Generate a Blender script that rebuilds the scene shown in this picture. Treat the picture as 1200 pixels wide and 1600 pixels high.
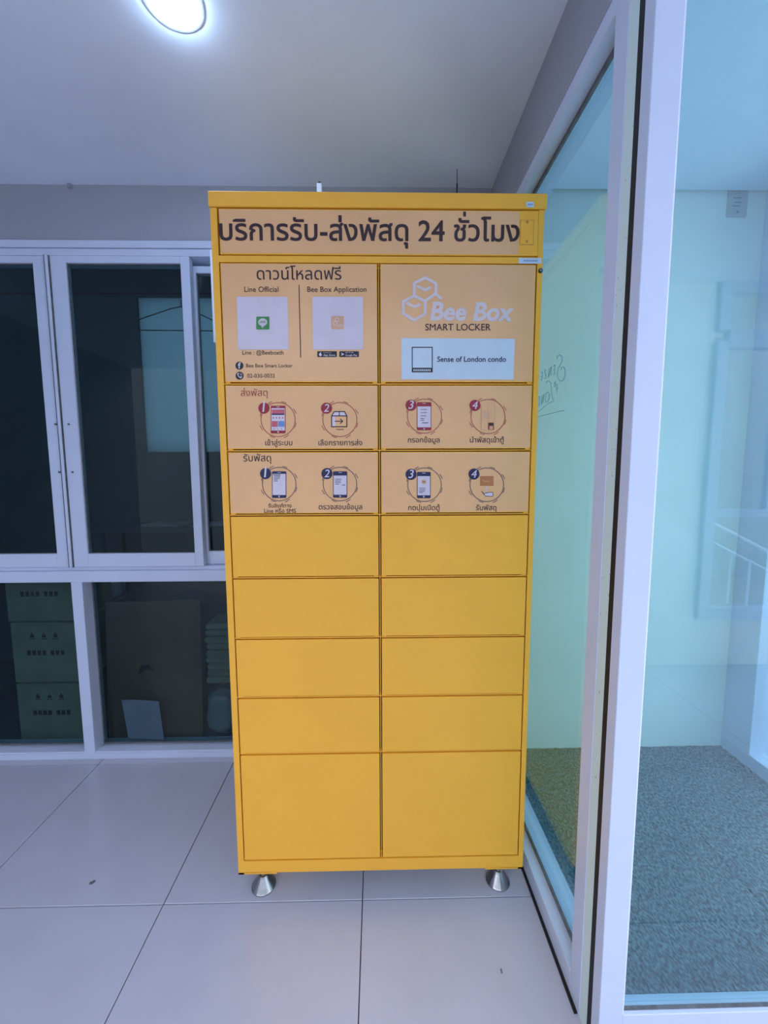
import bpy, bmesh, math, random
import numpy as np
from mathutils import Vector, Matrix, geometry
random.seed(7)
for o in list(bpy.data.objects):
    bpy.data.objects.remove(o)
SC = bpy.context.scene
COL = SC.collection

# ---------------------------------------------------------------- camera
YAW, PITCH, ROLL, FPX, CAMH = 0.0173, 0.0981, 0.0037, 629.16, 1.2941
cyw, syw, cp, sp = math.cos(YAW), math.sin(YAW), math.cos(PITCH), math.sin(PITCH)
FWD = Vector((syw*cp, cyw*cp, -sp)); RGT = Vector((cyw, -syw, 0)); DWN = FWD.cross(RGT)
RG = RGT*math.cos(ROLL) + DWN*math.sin(ROLL); DN = -RGT*math.sin(ROLL) + DWN*math.cos(ROLL)
cam = bpy.data.cameras.new('camera'); cam.sensor_fit = 'HORIZONTAL'; cam.sensor_width = 36.0
cam.lens = FPX/1200*36; cam.clip_start = 0.02; cam.clip_end = 200
co = bpy.data.objects.new('camera', cam); COL.objects.link(co)
co.matrix_world = Matrix(((RG.x, -DN.x, -FWD.x, 0), (RG.y, -DN.y, -FWD.y, 0), (RG.z, -DN.z, -FWD.z, CAMH), (0, 0, 0, 1)))
SC.camera = co
# ---------------------------------------------------------------- world, exposure
w = bpy.data.worlds.new('overcast_sky'); SC.world = w; w.use_nodes = True
bg = w.node_tree.nodes['Background']; bg.inputs[0].default_value = (0.80, 0.86, 1.0, 1); bg.inputs[1].default_value = 1.0
SC.view_settings.view_transform = 'Standard'; SC.view_settings.look = 'None'
SC.view_settings.gamma = 1; SC.view_settings.use_curve_mapping = False
SC.view_settings.exposure = 2.02
SC.cycles.use_denoising = True
SC.cycles.max_bounces = 10; SC.cycles.transparent_max_bounces = 24

# ---------------------------------------------------------------- materials
def lin(c): return tuple(((x/255)/12.92 if x/255 <= 0.04045 else (((x/255)+0.055)/1.055)**2.4) for x in c)
def mat(name, rgb, rough=0.5, metal=0.0, spec=0.5, noise=0.0, nscale=8.0, bump=0.0, bscale=200.0, coat=0.0, emit=None, es=0.0, rgb2=None, nlo=.4, nhi=.6):
    m = bpy.data.materials.new(name); m.use_nodes = True; nt = m.node_tree; b = nt.nodes['Principled BSDF']
    b.inputs['Base Color'].default_value = (*rgb, 1); b.inputs['Roughness'].default_value = rough
    b.inputs['Metallic'].default_value = metal; b.inputs['Specular IOR Level'].default_value = spec
    b.inputs['Coat Weight'].default_value = coat
    if emit: b.inputs['Emission Color'].default_value = (*emit, 1); b.inputs['Emission Strength'].default_value = es
    tc = nt.nodes.new('ShaderNodeTexCoord')
    if noise > 0 or rgb2:
        n = nt.nodes.new('ShaderNodeTexNoise'); n.inputs['Scale'].default_value = nscale; n.inputs['Detail'].default_value = 5
        nt.links.new(tc.outputs['Object'], n.inputs['Vector'])
        r = nt.nodes.new('ShaderNodeValToRGB'); r.color_ramp.elements[0].position = nlo; r.color_ramp.elements[1].position = nhi
        c2 = rgb2 or tuple(x*(1-noise) for x in rgb)
        r.color_ramp.elements[0].color = (*c2, 1); r.color_ramp.elements[1].color = (*rgb, 1)
        nt.links.new(n.outputs['Fac'], r.inputs['Fac']); nt.links.new(r.outputs['Color'], b.inputs['Base Color'])
    if bump > 0:
        n2 = nt.nodes.new('ShaderNodeTexNoise'); n2.inputs['Scale'].default_value = bscale; n2.inputs['Detail'].default_value = 3
        nt.links.new(tc.outputs['Object'], n2.inputs['Vector'])
        bp = nt.nodes.new('ShaderNodeBump'); bp.inputs['Strength'].default_value = bump; bp.inputs['Distance'].default_value = 0.002
        nt.links.new(n2.outputs['Fac'], bp.inputs['Height']); nt.links.new(bp.outputs['Normal'], b.inputs['Normal'])
    return m
def glass(name, tint, r0):
    m = bpy.data.materials.new(name); m.use_nodes = True; nt = m.node_tree; nt.nodes.clear()
    out = nt.nodes.new('ShaderNodeOutputMaterial'); mix = nt.nodes.new('ShaderNodeMixShader')
    tr = nt.nodes.new('ShaderNodeBsdfTransparent'); tr.inputs[0].default_value = (*[x**.5 for x in tint], 1)
    gl = nt.nodes.new('ShaderNodeBsdfGlossy'); gl.inputs['Roughness'].default_value = 0.0; gl.inputs[0].default_value = (1, 1, 1, 1)
    lw = nt.nodes.new('ShaderNodeLayerWeight'); lw.inputs['Blend'].default_value = 0.5
    pw = nt.nodes.new('ShaderNodeMath'); pw.operation = 'POWER'; pw.inputs[1].default_value = 5
    ma = nt.nodes.new('ShaderNodeMath'); ma.operation = 'MULTIPLY_ADD'; ma.inputs[1].default_value = 1-r0; ma.inputs[2].default_value = r0
    nt.links.new(lw.outputs['Facing'], pw.inputs[0]); nt.links.new(pw.outputs[0], ma.inputs[0]); nt.links.new(ma.outputs[0], mix.inputs[0])
    nt.links.new(tr.outputs[0], mix.inputs[1]); nt.links.new(gl.outputs[0], mix.inputs[2]); nt.links.new(mix.outputs[0], out.inputs[0])
    return m
M = dict(
    ceiling=mat('ceiling_paint', (.76, .83, .98), .8, noise=.05, nscale=2, bump=.15, bscale=60),
    wall=mat('wall_paint', (.34, .35, .41), .7, noise=.06, nscale=3, bump=.2, bscale=90),
    far_wall=mat('corridor_wall_paint', (.86, .88, .84), .7, noise=.04, nscale=3, bump=.1, bscale=90),
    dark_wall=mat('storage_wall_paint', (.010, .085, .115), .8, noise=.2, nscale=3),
    tile=mat('grey_porcelain_tile', (.50, .50, .60), .17, noise=.06, nscale=5, bump=.05, bscale=40, nlo=.3, nhi=.7),
    grout=mat('dark_grout', (.06, .06, .07), .9, noise=.3, nscale=30),
    alu=mat('white_powder_coated_aluminium', (.58, .645, .82), .35, noise=.05, nscale=6, nlo=.3, nhi=.7),
    silicone=mat('aged_white_silicone', (.62, .76, .74), .6, rgb2=(.35, .36, .33), nscale=120, nlo=.26, nhi=.33),
    seal=mat('black_rubber_seal', (.006, .006, .009), .7, noise=.3, nscale=60),
    gasket=mat('grey_gasket', (.14, .15, .17), .7, noise=.3, nscale=60),
    yellow=mat('yellow_powder_coat', (.93, .45, .036), .42, noise=.05, nscale=5, bump=.12, bscale=700, nlo=.3, nhi=.7),
    film=mat('orange_vinyl_film', (.84, .46, .215), .22, noise=.07, nscale=6, bump=.1, bscale=9, nlo=.3, nhi=.7),
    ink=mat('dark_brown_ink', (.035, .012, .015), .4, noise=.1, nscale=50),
    red=mat('crimson_ink', (.32, .008, .03), .4, noise=.1, nscale=50),
    redbrown=mat('red_brown_ink', (.36, .06, .03), .4, noise=.1, nscale=50),
    navy=mat('navy_ink', (.012, .012, .07), .4, noise=.1, nscale=50),
    black=mat('black_ink', (.008, .006, .012), .4, noise=.1, nscale=50),
    paperw=mat('white_label_print', (.66, .58, .66), .35, noise=.05, nscale=20),
    logo=mat('pinkish_white_vinyl', (.72, .60, .62), .3, noise=.05, nscale=20),
    label=mat('pale_blue_label', (.56, .66, .76), .3, noise=.04, nscale=20),
    green=mat('green_print', (.05, .25, .07), .4, noise=.1, nscale=20),
    peach=mat('peach_print', (.72, .40, .24), .4, noise=.1, nscale=20),
    brownp=mat('brown_print', (.50, .18, .06), .4, noise=.1, nscale=20),
    bluep=mat('blue_print', (.14, .25, .5), .4, noise=.1, nscale=20),
    pinkp=mat('rose_print', (.55, .10, .13), .4, noise=.1, nscale=20),
    steel=mat('brushed_stainless_steel', (.42, .42, .43), .25, metal=1.0, noise=.15, nscale=40),
    lampw=mat('lamp_diffuser', (1, 1, 1), .5, emit=(.55, .75, 1), es=26.0, noise=.01),
    lampfill=mat('corridor_fill_diffuser', (1, 1, 1), .5, emit=(.95, .98, 1), es=92.0, noise=.01),
    plastic=mat('white_plastic', (.78, .82, .96), .3, noise=.03, nscale=10),
    carpet=None,
    carton=mat('brown_carton', (.17, .115, .07), .8, noise=.12, nscale=9, bump=.2, bscale=60),
    carton_g=mat('pale_carton', (.26, .29, .20), .8, noise=.12, nscale=9, bump=.2, bscale=60),
    paper=mat('white_paper', (.50, .44, .58), .6, noise=.04, nscale=12),
    darkplastic=mat('black_plastic', (.01, .01, .014), .4, noise=.2, nscale=20),
    bagw=mat('pale_plastic_bag', (.25, .30, .36), .35, noise=.2, nscale=9, bump=.6, bscale=25),
    bagn=mat('navy_cloth_bag', (.03, .05, .14), .7, noise=.2, nscale=9, bump=.6, bscale=25),
    concrete=mat('outdoor_concrete', (.32, .33, .34), .8, noise=.2, nscale=2, bump=.3, bscale=30),
    facade=mat('facade_render', (.30, .33, .36), .8, noise=.12, nscale=2, bump=.3, bscale=50),
    gdoor=glass('tinted_green_glass', (.60, .88, .92), .085),
    gclear=glass('clear_glass', (.86, .93, .95), .045),
    gwin=glass('dark_teal_window_glass', (.34, .48, .50), .024),
)
def carpet_mat():
    m = bpy.data.materials.new('blue_grey_loop_carpet'); m.use_nodes = True; nt = m.node_tree; b = nt.nodes['Principled BSDF']
    tc = nt.nodes.new('ShaderNodeTexCoord'); mp = nt.nodes.new('ShaderNodeMapping'); mp.inputs['Scale'].default_value = (1, .55, 1); mp.inputs['Rotation'].default_value = (0, 0, .5)
    nt.links.new(tc.outputs['Object'], mp.inputs[0])
    n = nt.nodes.new('ShaderNodeTexNoise'); n.inputs['Scale'].default_value = 165; n.inputs['Detail'].default_value = 2; nt.links.new(mp.outputs[0], n.inputs['Vector'])
    r = nt.nodes.new('ShaderNodeValToRGB'); e = r.color_ramp.elements; e[0].position = .38; e[1].position = .64
    e[0].color = (.04, .12, .14, 1); e[1].color = (.27, .46, .52, 1)
    nt.links.new(n.outputs['Fac'], r.inputs[0]); nt.links.new(r.outputs[0], b.inputs['Base Color']); b.inputs['Roughness'].default_value = .95
    bp = nt.nodes.new('ShaderNodeBump'); bp.inputs['Strength'].default_value = .8; bp.inputs['Distance'].default_value = .004
    nt.links.new(n.outputs['Fac'], bp.inputs['Height']); nt.links.new(bp.outputs[0], b.inputs['Normal'])
    return m
M['carpet'] = carpet_mat()
def frosted():
    m = bpy.data.materials.new('frosted_glass'); m.use_nodes = True; nt = m.node_tree; nt.nodes.clear()
    out = nt.nodes.new('ShaderNodeOutputMaterial'); t = nt.nodes.new('ShaderNodeBsdfTranslucent'); t.inputs[0].default_value = (.20, .27, .31, 1)
    nt.links.new(t.outputs[0], out.inputs[0]); return m
M['frosted'] = frosted()

# ---------------------------------------------------------------- helpers
def box(bm, x0, x1, y0, y1, z0, z1, bev=0.0, seg=1):
    vs = [bm.verts.new(p) for p in ((x0, y0, z0), (x1, y0, z0), (x1, y1, z0), (x0, y1, z0), (x0, y0, z1), (x1, y0, z1), (x1, y1, z1), (x0, y1, z1))]
    fs = [bm.faces.new([vs[i] for i in f]) for f in ((3, 2, 1, 0), (4, 5, 6, 7), (0, 1, 5, 4), (1, 2, 6, 5), (2, 3, 7, 6), (3, 0, 4, 7))]
    if bev > 0:
        es = list({e for f in fs for e in f.edges})
        bmesh.ops.bevel(bm, geom=es, offset=bev, segments=seg, profile=.5, affect='EDGES', clamp_overlap=True)
def tube(bm, pts, r, n=10, caps=True):
    pts = [Vector(p) for p in pts]; rings = []
    rr = r if isinstance(r, (list, tuple)) else [r]*len(pts)
    d0 = (pts[1]-pts[0]).normalized(); up = Vector((0, 0, 1)) if abs(d0.z) < .9 else Vector((1, 0, 0)); a = d0.cross(up).normalized()
    for i, p in enumerate(pts):
        d = ((pts[min(i+1, len(pts)-1)]-pts[i]).normalized() + (pts[i]-pts[max(i-1, 0)]).normalized())
        d = d.normalized() if d.length > 1e-9 else d0
        a = (a - d*a.dot(d)).normalized(); b = d.cross(a)
        rings.append([bm.verts.new(p + (a*math.cos(t) + b*math.sin(t))*rr[i]) for t in (2*math.pi*k/n for k in range(n))])
    for i in range(len(rings)-1):
        for k in range(n): bm.faces.new((rings[i][k], rings[i][(k+1) % n], rings[i+1][(k+1) % n], rings[i+1][k]))
    if caps: bm.faces.new(rings[0][::-1]); bm.faces.new(rings[-1])
def lathe(bm, cx, cy, prof, n=32):   # prof: list of (r, z)
    rings = [[bm.verts.new((cx+r*math.cos(2*math.pi*k/n), cy+r*math.sin(2*math.pi*k/n), z)) for k in range(n)] for r, z in prof]
    for i in range(len(rings)-1):
        for k in range(n): bm.faces.new((rings[i][k], rings[i][(k+1) % n], rings[i+1][(k+1) % n], rings[i+1][k]))
    bm.faces.new(rings[0][::-1]); bm.faces.new(rings[-1])
def wloc(o):
    v = Vector((0, 0, 0))
    while o: v = v + o.location; o = o.parent
    return v
def obj(name, bm, m, parent=None, origin=None, smooth=False):
    me = bpy.data.meshes.new(name); bmesh.ops.recalc_face_normals(bm, faces=bm.faces)
    base = wloc(parent) + (Vector((0, 0, 0)) if parent or origin is None else Vector(origin))
    if origin is not None and not parent: base = Vector(origin)
    bmesh.ops.translate(bm, verts=bm.verts, vec=-base)
    bm.to_mesh(me); bm.free()
    for mm in (m if isinstance(m, (list, tuple)) else [m]): me.materials.append(mm)
    if smooth:
        for p in me.polygons: p.use_smooth = True
    o = bpy.data.objects.new(name, me); COL.objects.link(o)
    if parent: o.parent = parent
    elif origin is not None: o.location = origin
    return o
def boxes(name, lst, m, parent=None, origin=None, bev=0.0):
    bm = bmesh.new()
    for b in lst: box(bm, *b, bev=bev)
    return obj(name, bm, m, parent, origin)
def thing(name, label, cat, loc, group=None):
    o = bpy.data.objects.new(name, None); o.empty_display_size = .05; COL.objects.link(o); o.location = loc
    o['label'] = label; o['category'] = cat
    if group: o['group'] = group
    return o
def tag(o, label, cat, group=None):
    o['label'] = label; o['category'] = cat
    if group: o['group'] = group
    return o
def struct(name, lst, m, bev=0.0, label=None, cat='wall'):
    b = lst[0]
    o = boxes(name, lst, m, None, ((b[0]+b[1])/2, (b[2]+b[3])/2, b[4]), bev); o['kind'] = 'structure'
    if label: o['label'] = label; o['category'] = cat
    return o

# ================================================================ SETTING
YB = 1.748; ZC = 2.441; XG = 0.4737; FY = 1.7625; ZF = 2.614; XF = 1.62
JX, JY = -0.0507, 1.1046
fl = struct('floor', [(-2.7, 3.0, -1.1, YB, -.10, -.006)], M['grout'], label='floor of large grey polished tiles with thin dark joints', cat='floor')
g = .0014
for i in range(-5, 6):
    for j in range(-4, 3):
        x0, x1 = JX+.6*i+g, JX+.6*(i+1)-g; y0, y1 = JY+.6*j+g, JY+.6*(j+1)-g
        x0, x1, y0, y1 = max(x0, -2.7), min(x1, 3.0), max(y0, -1.1), min(y1, YB)
        if x1-x0 < .02 or y1-y0 < .02: continue
        # where the glazed corridor stands, the tiles stop at its frames
        if x1 > XG and y1 > .75:
            if x0 < XG and y0 >= .75: x1 = XG-.002
            elif x0 >= XG and y0 < .75: y1 = .748
            elif x0 < XG: pass
            else: continue
        bm = bmesh.new(); box(bm, x0, x1, y0, y1, -.006, 0, bev=.0008)
        obj('tile', bm, M['tile'], fl)
ce = struct('ceiling', [(-2.7, 3.0, -1.1, YB, ZC, ZC+.12)], M['ceiling'], label='flat white painted ceiling with a round downlight', cat='ceiling')
struct('wall_back', [(-2.7, XG, YB, YB+.10, 2.225, ZC+.1)], M['wall'], label='grey plaster wall band above the white sliding window', cat='wall')
struct('wall_left', [(-2.8, -2.7, -1.1, 3.2, -.1, ZC+.1)], M['wall'], label='grey plaster wall at the far left end of the passage', cat='wall')
struct('wall_right', [(XG, XG+.095, .875, YB+.1, 2.228, ZC+.1)], M['wall'], label='grey plaster bulkhead above the side glazing beside the locker', cat='wall')
# one little hook where ceiling meets wall
tag(boxes('ceiling_hook', [(-1.222, -1.208, YB-.012, YB, ZC-.016, ZC-.001), (-1.218, -1.212, YB-.02, YB-.01, ZC-.02, ZC-.008)], M['wall'], None, (-1.215, YB, ZC-.016), .001), 'tiny grey hook on the wall where it meets the ceiling', 'hook')

# ---------------- window_1: sliding sashes above, fixed panes below
FR = YB-.012
w1 = struct('window_1', [(-2.7, XG, FR, YB+.10, 2.199, 2.227), (-2.7, XG, FR+.006, YB+.10, 2.170, 2.198),   # head, stepped
                         (-2.7, XG, FR, YB+.10, .823, .872), (-2.7, XG, FR+.012, YB+.10, .872, .888),         # transom and track
                         (-2.7, XG, FR, YB+.10, 0, .026), (-2.7, XG, FR+.004, YB+.03, .026, .034)], M['alu'], .0015,
            label='white aluminium window wall with sliding sashes above and fixed panes below', cat='window')
def rect_frame(lst, x0, x1, z0, z1, y0, y1, l, r, b, t):
    lst += [(x0, x0+l, y0, y1, z0, z1), (x1-r, x1, y0, y1, z0, z1), (x0+l, x1-r, y0, y1, z0, z0+b), (x0+l, x1-r, y0, y1, z1-t, z1)]
def sash(x0, x1, yf, l, r, z0=.889, z1=2.169, t=.027, b=.059):
    L = []; rect_frame(L, x0, x1, z0, z1, yf, yf+.03, l, r, b, t)
    s = boxes('sash', L, M['alu'], w1, bev=.0015)
    boxes('pane', [(x0+l-.004, x1-r+.004, yf+.014, yf+.019, z0+b-.004, z1-t+.004)], M['gwin'], s)
    G = []; rect_frame(G, x0+l-.001, x1-r+.001, z0+b-.001, z1-t+.001, yf+.008, yf+.0135, .004, .004, .004, .004)
    boxes('gasket', G, M['gasket'], s)
    return s
sa = sash(-1.905, -1.334, FR+.006, .055, .053)
sb = sash(-1.316, -.757, FR+.004, .062, .037)
sc_ = sash(-.80, -.25, FR+.042, .05, .05, z1=2.150)
sd = sash(-.29, .30, FR+.006, .055, .055)
se = sash(-2.60, -1.93, FR+.042, .06, .055)
boxes('meeting_bar', [(-1.333, -1.318, FR-.004, FR+.03, .889, 2.169)], M['alu'], w1, bev=.003)
boxes('seal_strip', [(-1.3335, -1.3317, FR-.0045, FR+.02, .889, 2.169), (-1.3195, -1.3165, FR-.002, FR+.02, .889, 2.169)], M['gasket'], w1)
for zz in (1.50, 1.30):
    for xx in (-1.29, -1.345):
        bm = bmesh.new(); tube(bm, [(xx, FR+.008, zz), (xx, FR-.0005, zz)], .004, 12); obj('screw', bm, M['gasket'], w1)
for xm in (-2.0, -1.334, -.64, .05):
    boxes('mullion', [(xm, xm+.048, FR, YB+.075, .026, .823)], M['alu'], w1, bev=.0015)
for xa, xb in ((-2.7, -2.0), (-1.952, -1.334), (-1.286, -.64), (-.592, .05), (.098, XG)):
    boxes('fixed_pane', [(xa-.003, xb+.003, YB+.052, YB+.058, .030, .826)], M['gwin'], w1)
    G = []; rect_frame(G, xa, xb, .034, .823, YB+.046, YB+.0515, .005, .005, .005, .005)
    boxes('gasket', G, M['gasket'], w1)

# ---------------- storage room behind window_1
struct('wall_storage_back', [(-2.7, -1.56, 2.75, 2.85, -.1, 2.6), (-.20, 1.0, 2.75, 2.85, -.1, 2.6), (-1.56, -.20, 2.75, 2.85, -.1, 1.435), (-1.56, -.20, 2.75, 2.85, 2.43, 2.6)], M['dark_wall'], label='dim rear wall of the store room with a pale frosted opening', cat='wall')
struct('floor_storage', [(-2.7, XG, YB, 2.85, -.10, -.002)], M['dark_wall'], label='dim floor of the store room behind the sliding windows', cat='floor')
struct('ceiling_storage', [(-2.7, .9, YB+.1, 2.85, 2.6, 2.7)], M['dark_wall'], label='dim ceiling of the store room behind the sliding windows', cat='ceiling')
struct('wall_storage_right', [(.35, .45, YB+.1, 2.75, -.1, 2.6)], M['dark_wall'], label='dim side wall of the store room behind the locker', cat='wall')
w5 = struct('window_2', [(-1.56, -1.545, 2.745, 2.80, 1.435, 2.43), (-.215, -.20, 2.745, 2.80, 1.435, 2.43)], M['dark_wall'], label='pale frosted window in the rear wall of the store room', cat='window')
boxes('frosted_pane', [(-1.548, -.212, 2.77, 2.776, 1.435, 2.43)], M['frosted'], w5)

# ---------------- window_3: side glazing beside the locker, end stile at the near corner
w3 = struct('window_3', [(XG, .568, .875, YB, 0, .06), (XG, .568, .875, YB, 2.190, 2.228), (XG, .568, .828, .875, 0, ZC), (XG+.004, .568, 1.70, YB, .06, 2.19)], M['alu'], .0015,
            label='fixed side glazing with white frame running back beside the locker', cat='window')
boxes('pane', [(.514, .520, .872, 1.703, .055, 2.195)], M['gdoor'], w3)
boxes('gasket', [(.507, .5135, .875, 1.70, .06, .070), (.507, .5135, .875, 1.70, 2.178, 2.19)], M['gasket'], w3)
boxes('silicone_joint', [(XG+.001, .540, .796, .828, 0, ZC)], M['silicone'], w3, bev=.001)
boxes('black_seal', [(XG+.0005, .528, .780, .796, 0, ZC)], M['seal'], w3)
boxes('floor_seal', [(XG-.008, XG, .835, YB-.02, 0, .004)], M['seal'], w3)
# ---------------- window_4: glazing that faces the camera
w4 = struct('window_4', [(XG, .525, .750, .780, 0, ZC), (.525, 2.62, .750, .785, 0, .125), (.525, 2.62, .750, .785, 2.30, ZC), (2.57, 2.62, .75, .785, .125, 2.30)], M['alu'], .0012,
            label='tall glazed screen with white frame to the right of the locker', cat='window')
boxes('pane', [(.522, 2.573, .765, .771, .120, 2.305)], M['gdoor'], w4)
boxes('highlight_bead', [(.525, .5275, .7515, .7645, .125, 2.30)], M['plastic'], w4)  # paler than the frame: the bright edge highlight is put into its colour
boxes('gasket', [(.5275, 2.57, .7575, .7645, .125, .1265)], M['gasket'], w4)
# ---------------- corridor beyond the glazing
struct('wall_corridor_back', [(.568, 2.7, FY, FY+.12, -.1, ZF+.1)], M['far_wall'], label='pale painted wall at the back of the glazed corridor', cat='wall')
struct('ceiling_corridor', [(.568, 2.7, .785, FY, ZF, ZF+.1)], M['far_wall'], label='pale ceiling of the glazed corridor', cat='ceiling')
struct('wall_corridor_head', [(XG, 2.7, .75, .87, ZC, ZF+.1), (.50, .568, .87, FY, ZC, ZF+.1)], M['far_wall'], label='pale band above the corridor glazing', cat='wall')
struct('floor_corridor', [(.568, 2.7, .785, FY, -.1, -.008)], M['concrete'], label='slab under the corridor carpet', cat='floor')
# carpet: gridded pile relief
bm = bmesh.new(); nx, ny = 130, 116; X0, X1, Y0, Y1 = .570, XF, .787, FY-.001
gr = [[bm.verts.new((X0+(X1-X0)*i/nx, Y0+(Y1-Y0)*j/ny, -.001+random.uniform(0, .004))) for j in range(ny+1)] for i in range(nx+1)]
for i in range(nx):
    for j in range(ny): bm.faces.new((gr[i][j], gr[i+1][j], gr[i+1][j+1], gr[i][j+1]))
e = bmesh.ops.extrude_face_region(bm, geom=bm.faces[:])
for v in [q for q in e['geom'] if isinstance(q, bmesh.types.BMVert)]: pass
cpt = obj('carpet', bm, M['carpet'], None, (1.1, 1.27, 0)); tag(cpt, 'speckled blue grey loop carpet seen through the glass on the right', 'carpet'); cpt['kind'] = 'stuff'
# right side of the corridor: window onto outside
w6 = struct('window_5', [(XF, XF+.09, .80, FY, -.01, .06), (XF, XF+.09, 1.62, FY, .06, ZF), (XF, XF+.09, .80, .86, .06, ZF), (XF+.01, XF+.08, .86, 1.62, 2.25, ZF)], M['alu'], .0015,
            label='white framed window at the right side of the glazed corridor', cat='window')
boxes('pane', [(XF+.04, XF+.046, .857, 1.623, .056, 2.254)], M['gclear'], w6)
# blank plate on the corridor wall
pl = thing('blank_plate', 'small grey blanking plate with two screws high on the corridor wall', 'plate', (1.50, FY, 2.347))
bm = bmesh.new(); box(bm, 1.457, 1.541, FY-.006, FY, 2.345, 2.465, bev=.003, seg=2); obj('plate', bm, mat('grey_plastic', (.42, .44, .46), .4, noise=.04), pl)
for zz in (2.362, 2.448):
    bm = bmesh.new(); tube(bm, [(1.499, FY-.005, zz), (1.499, FY-.0085, zz)], .0045, 12); obj('screw', bm, M['gasket'], pl)
bm = bmesh.new()
for (cx_, cz_, w_) in ((1.495, 2.418, .018), (1.498, 2.40, .014), (1.492, 2.386, .016)): box(bm, cx_-w_, cx_+w_, FY-.0066, FY-.006, cz_-.002, cz_+.002)
obj('embossed_mark', bm, M['gasket'], pl)

# ---------------- behind the camera: a glazed wall, ground, a neighbour's stair (seen as reflections)
RB = -1.05
w7 = struct('window_6', [(2.10, 2.17, RB, RB+.06, .32, 2.09), (2.17, 3.0, RB, RB+.06, .32, .40), (2.17, 3.0, RB, RB+.06, 2.05, 2.155), (2.10, 3.0, RB, RB+.06, 2.38, 2.441), (2.10, 2.17, RB, RB+.06, 2.155, 2.38), (2.17, 3.0, RB+.01, RB+.05, 1.0, 1.05), (2.50, 2.54, RB+.01, RB+.05, 1.05, 2.05)], M['alu'], .002,
            label='white framed window in the wall opposite the locker', cat='window')
boxes('pane', [(2.165, 2.99, RB+.025, RB+.031, .395, 2.385)], M['gclear'], w7)
struct('wall_opposite', [(1.78, 2.10, RB-.10, RB+.03, -.1, 2.44), (2.10, 3.0, RB-.10, RB+.03, -.1, .32)], M['far_wall'], label='pale wall opposite the locker around the rear window', cat='wall')
struct('ground', [(-9, 9, -2.2, -1.1, -.2, -.03), (-9, 9, -14, -2.2, -.9, -.75)], M['concrete'], label='grey concrete yard outside the passage', cat='ground')
struct('wall_neighbour', [(-9, 9, -6.2, -6.0, -.9, 3.7), (1.8, 9, -6.25, -5.95, 3.7, 5.4)], M['facade'], label='grey rendered wall across the yard', cat='wall')
st = thing('outdoor_stair', 'concrete outdoor stair with white railing across the yard', 'stair', (4.3, -3.0, -.75))
for k in range(5):
    boxes('step', [(3.3, 3.6+.28*k, -3.6, -2.7, -.03-.14*(k+1), -.03-.14*k)], M['concrete'], st, bev=.004)
for h in (.86, .66):
    bm = bmesh.new(); tube(bm, [(2.9, -2.75, h-.03), (3.45, -2.75, h-.03), (5.0, -2.75, h-.03-.78)], .022 if h > .7 else .014); obj('handrail', bm, M['alu'], st)
for k in range(9):
    bm = bmesh.new(); x = 3.0+.22*k; dz = max(0, (x-3.45)*.503); tube(bm, [(x, -2.75, -.04-dz), (x, -2.75, .66-.03-dz)], .013, 8); obj('baluster', bm, M['alu'], st)
boxes('landing', [(2.7, 3.32, -3.6, -2.7, -.75, -.03)], M['concrete'], st)
tag(boxes('floor_chip', [(-.918, -.906, 1.168, 1.176, 0, .003), (-.913, -.904, 1.173, 1.181, 0, .002)], M['gasket'], None, (-.91, 1.172, 0), .0008), 'tiny grey chip of debris lying on the floor tile left of the locker', 'debris')
tag(boxes('floor_chip', [(.316, .319, .916, .926, 0, .0015)], M['gasket'], None, (.3175, .92, 0), .0004), 'tiny dark sliver on the floor tile in front of the right foot of the locker', 'debris')

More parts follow.
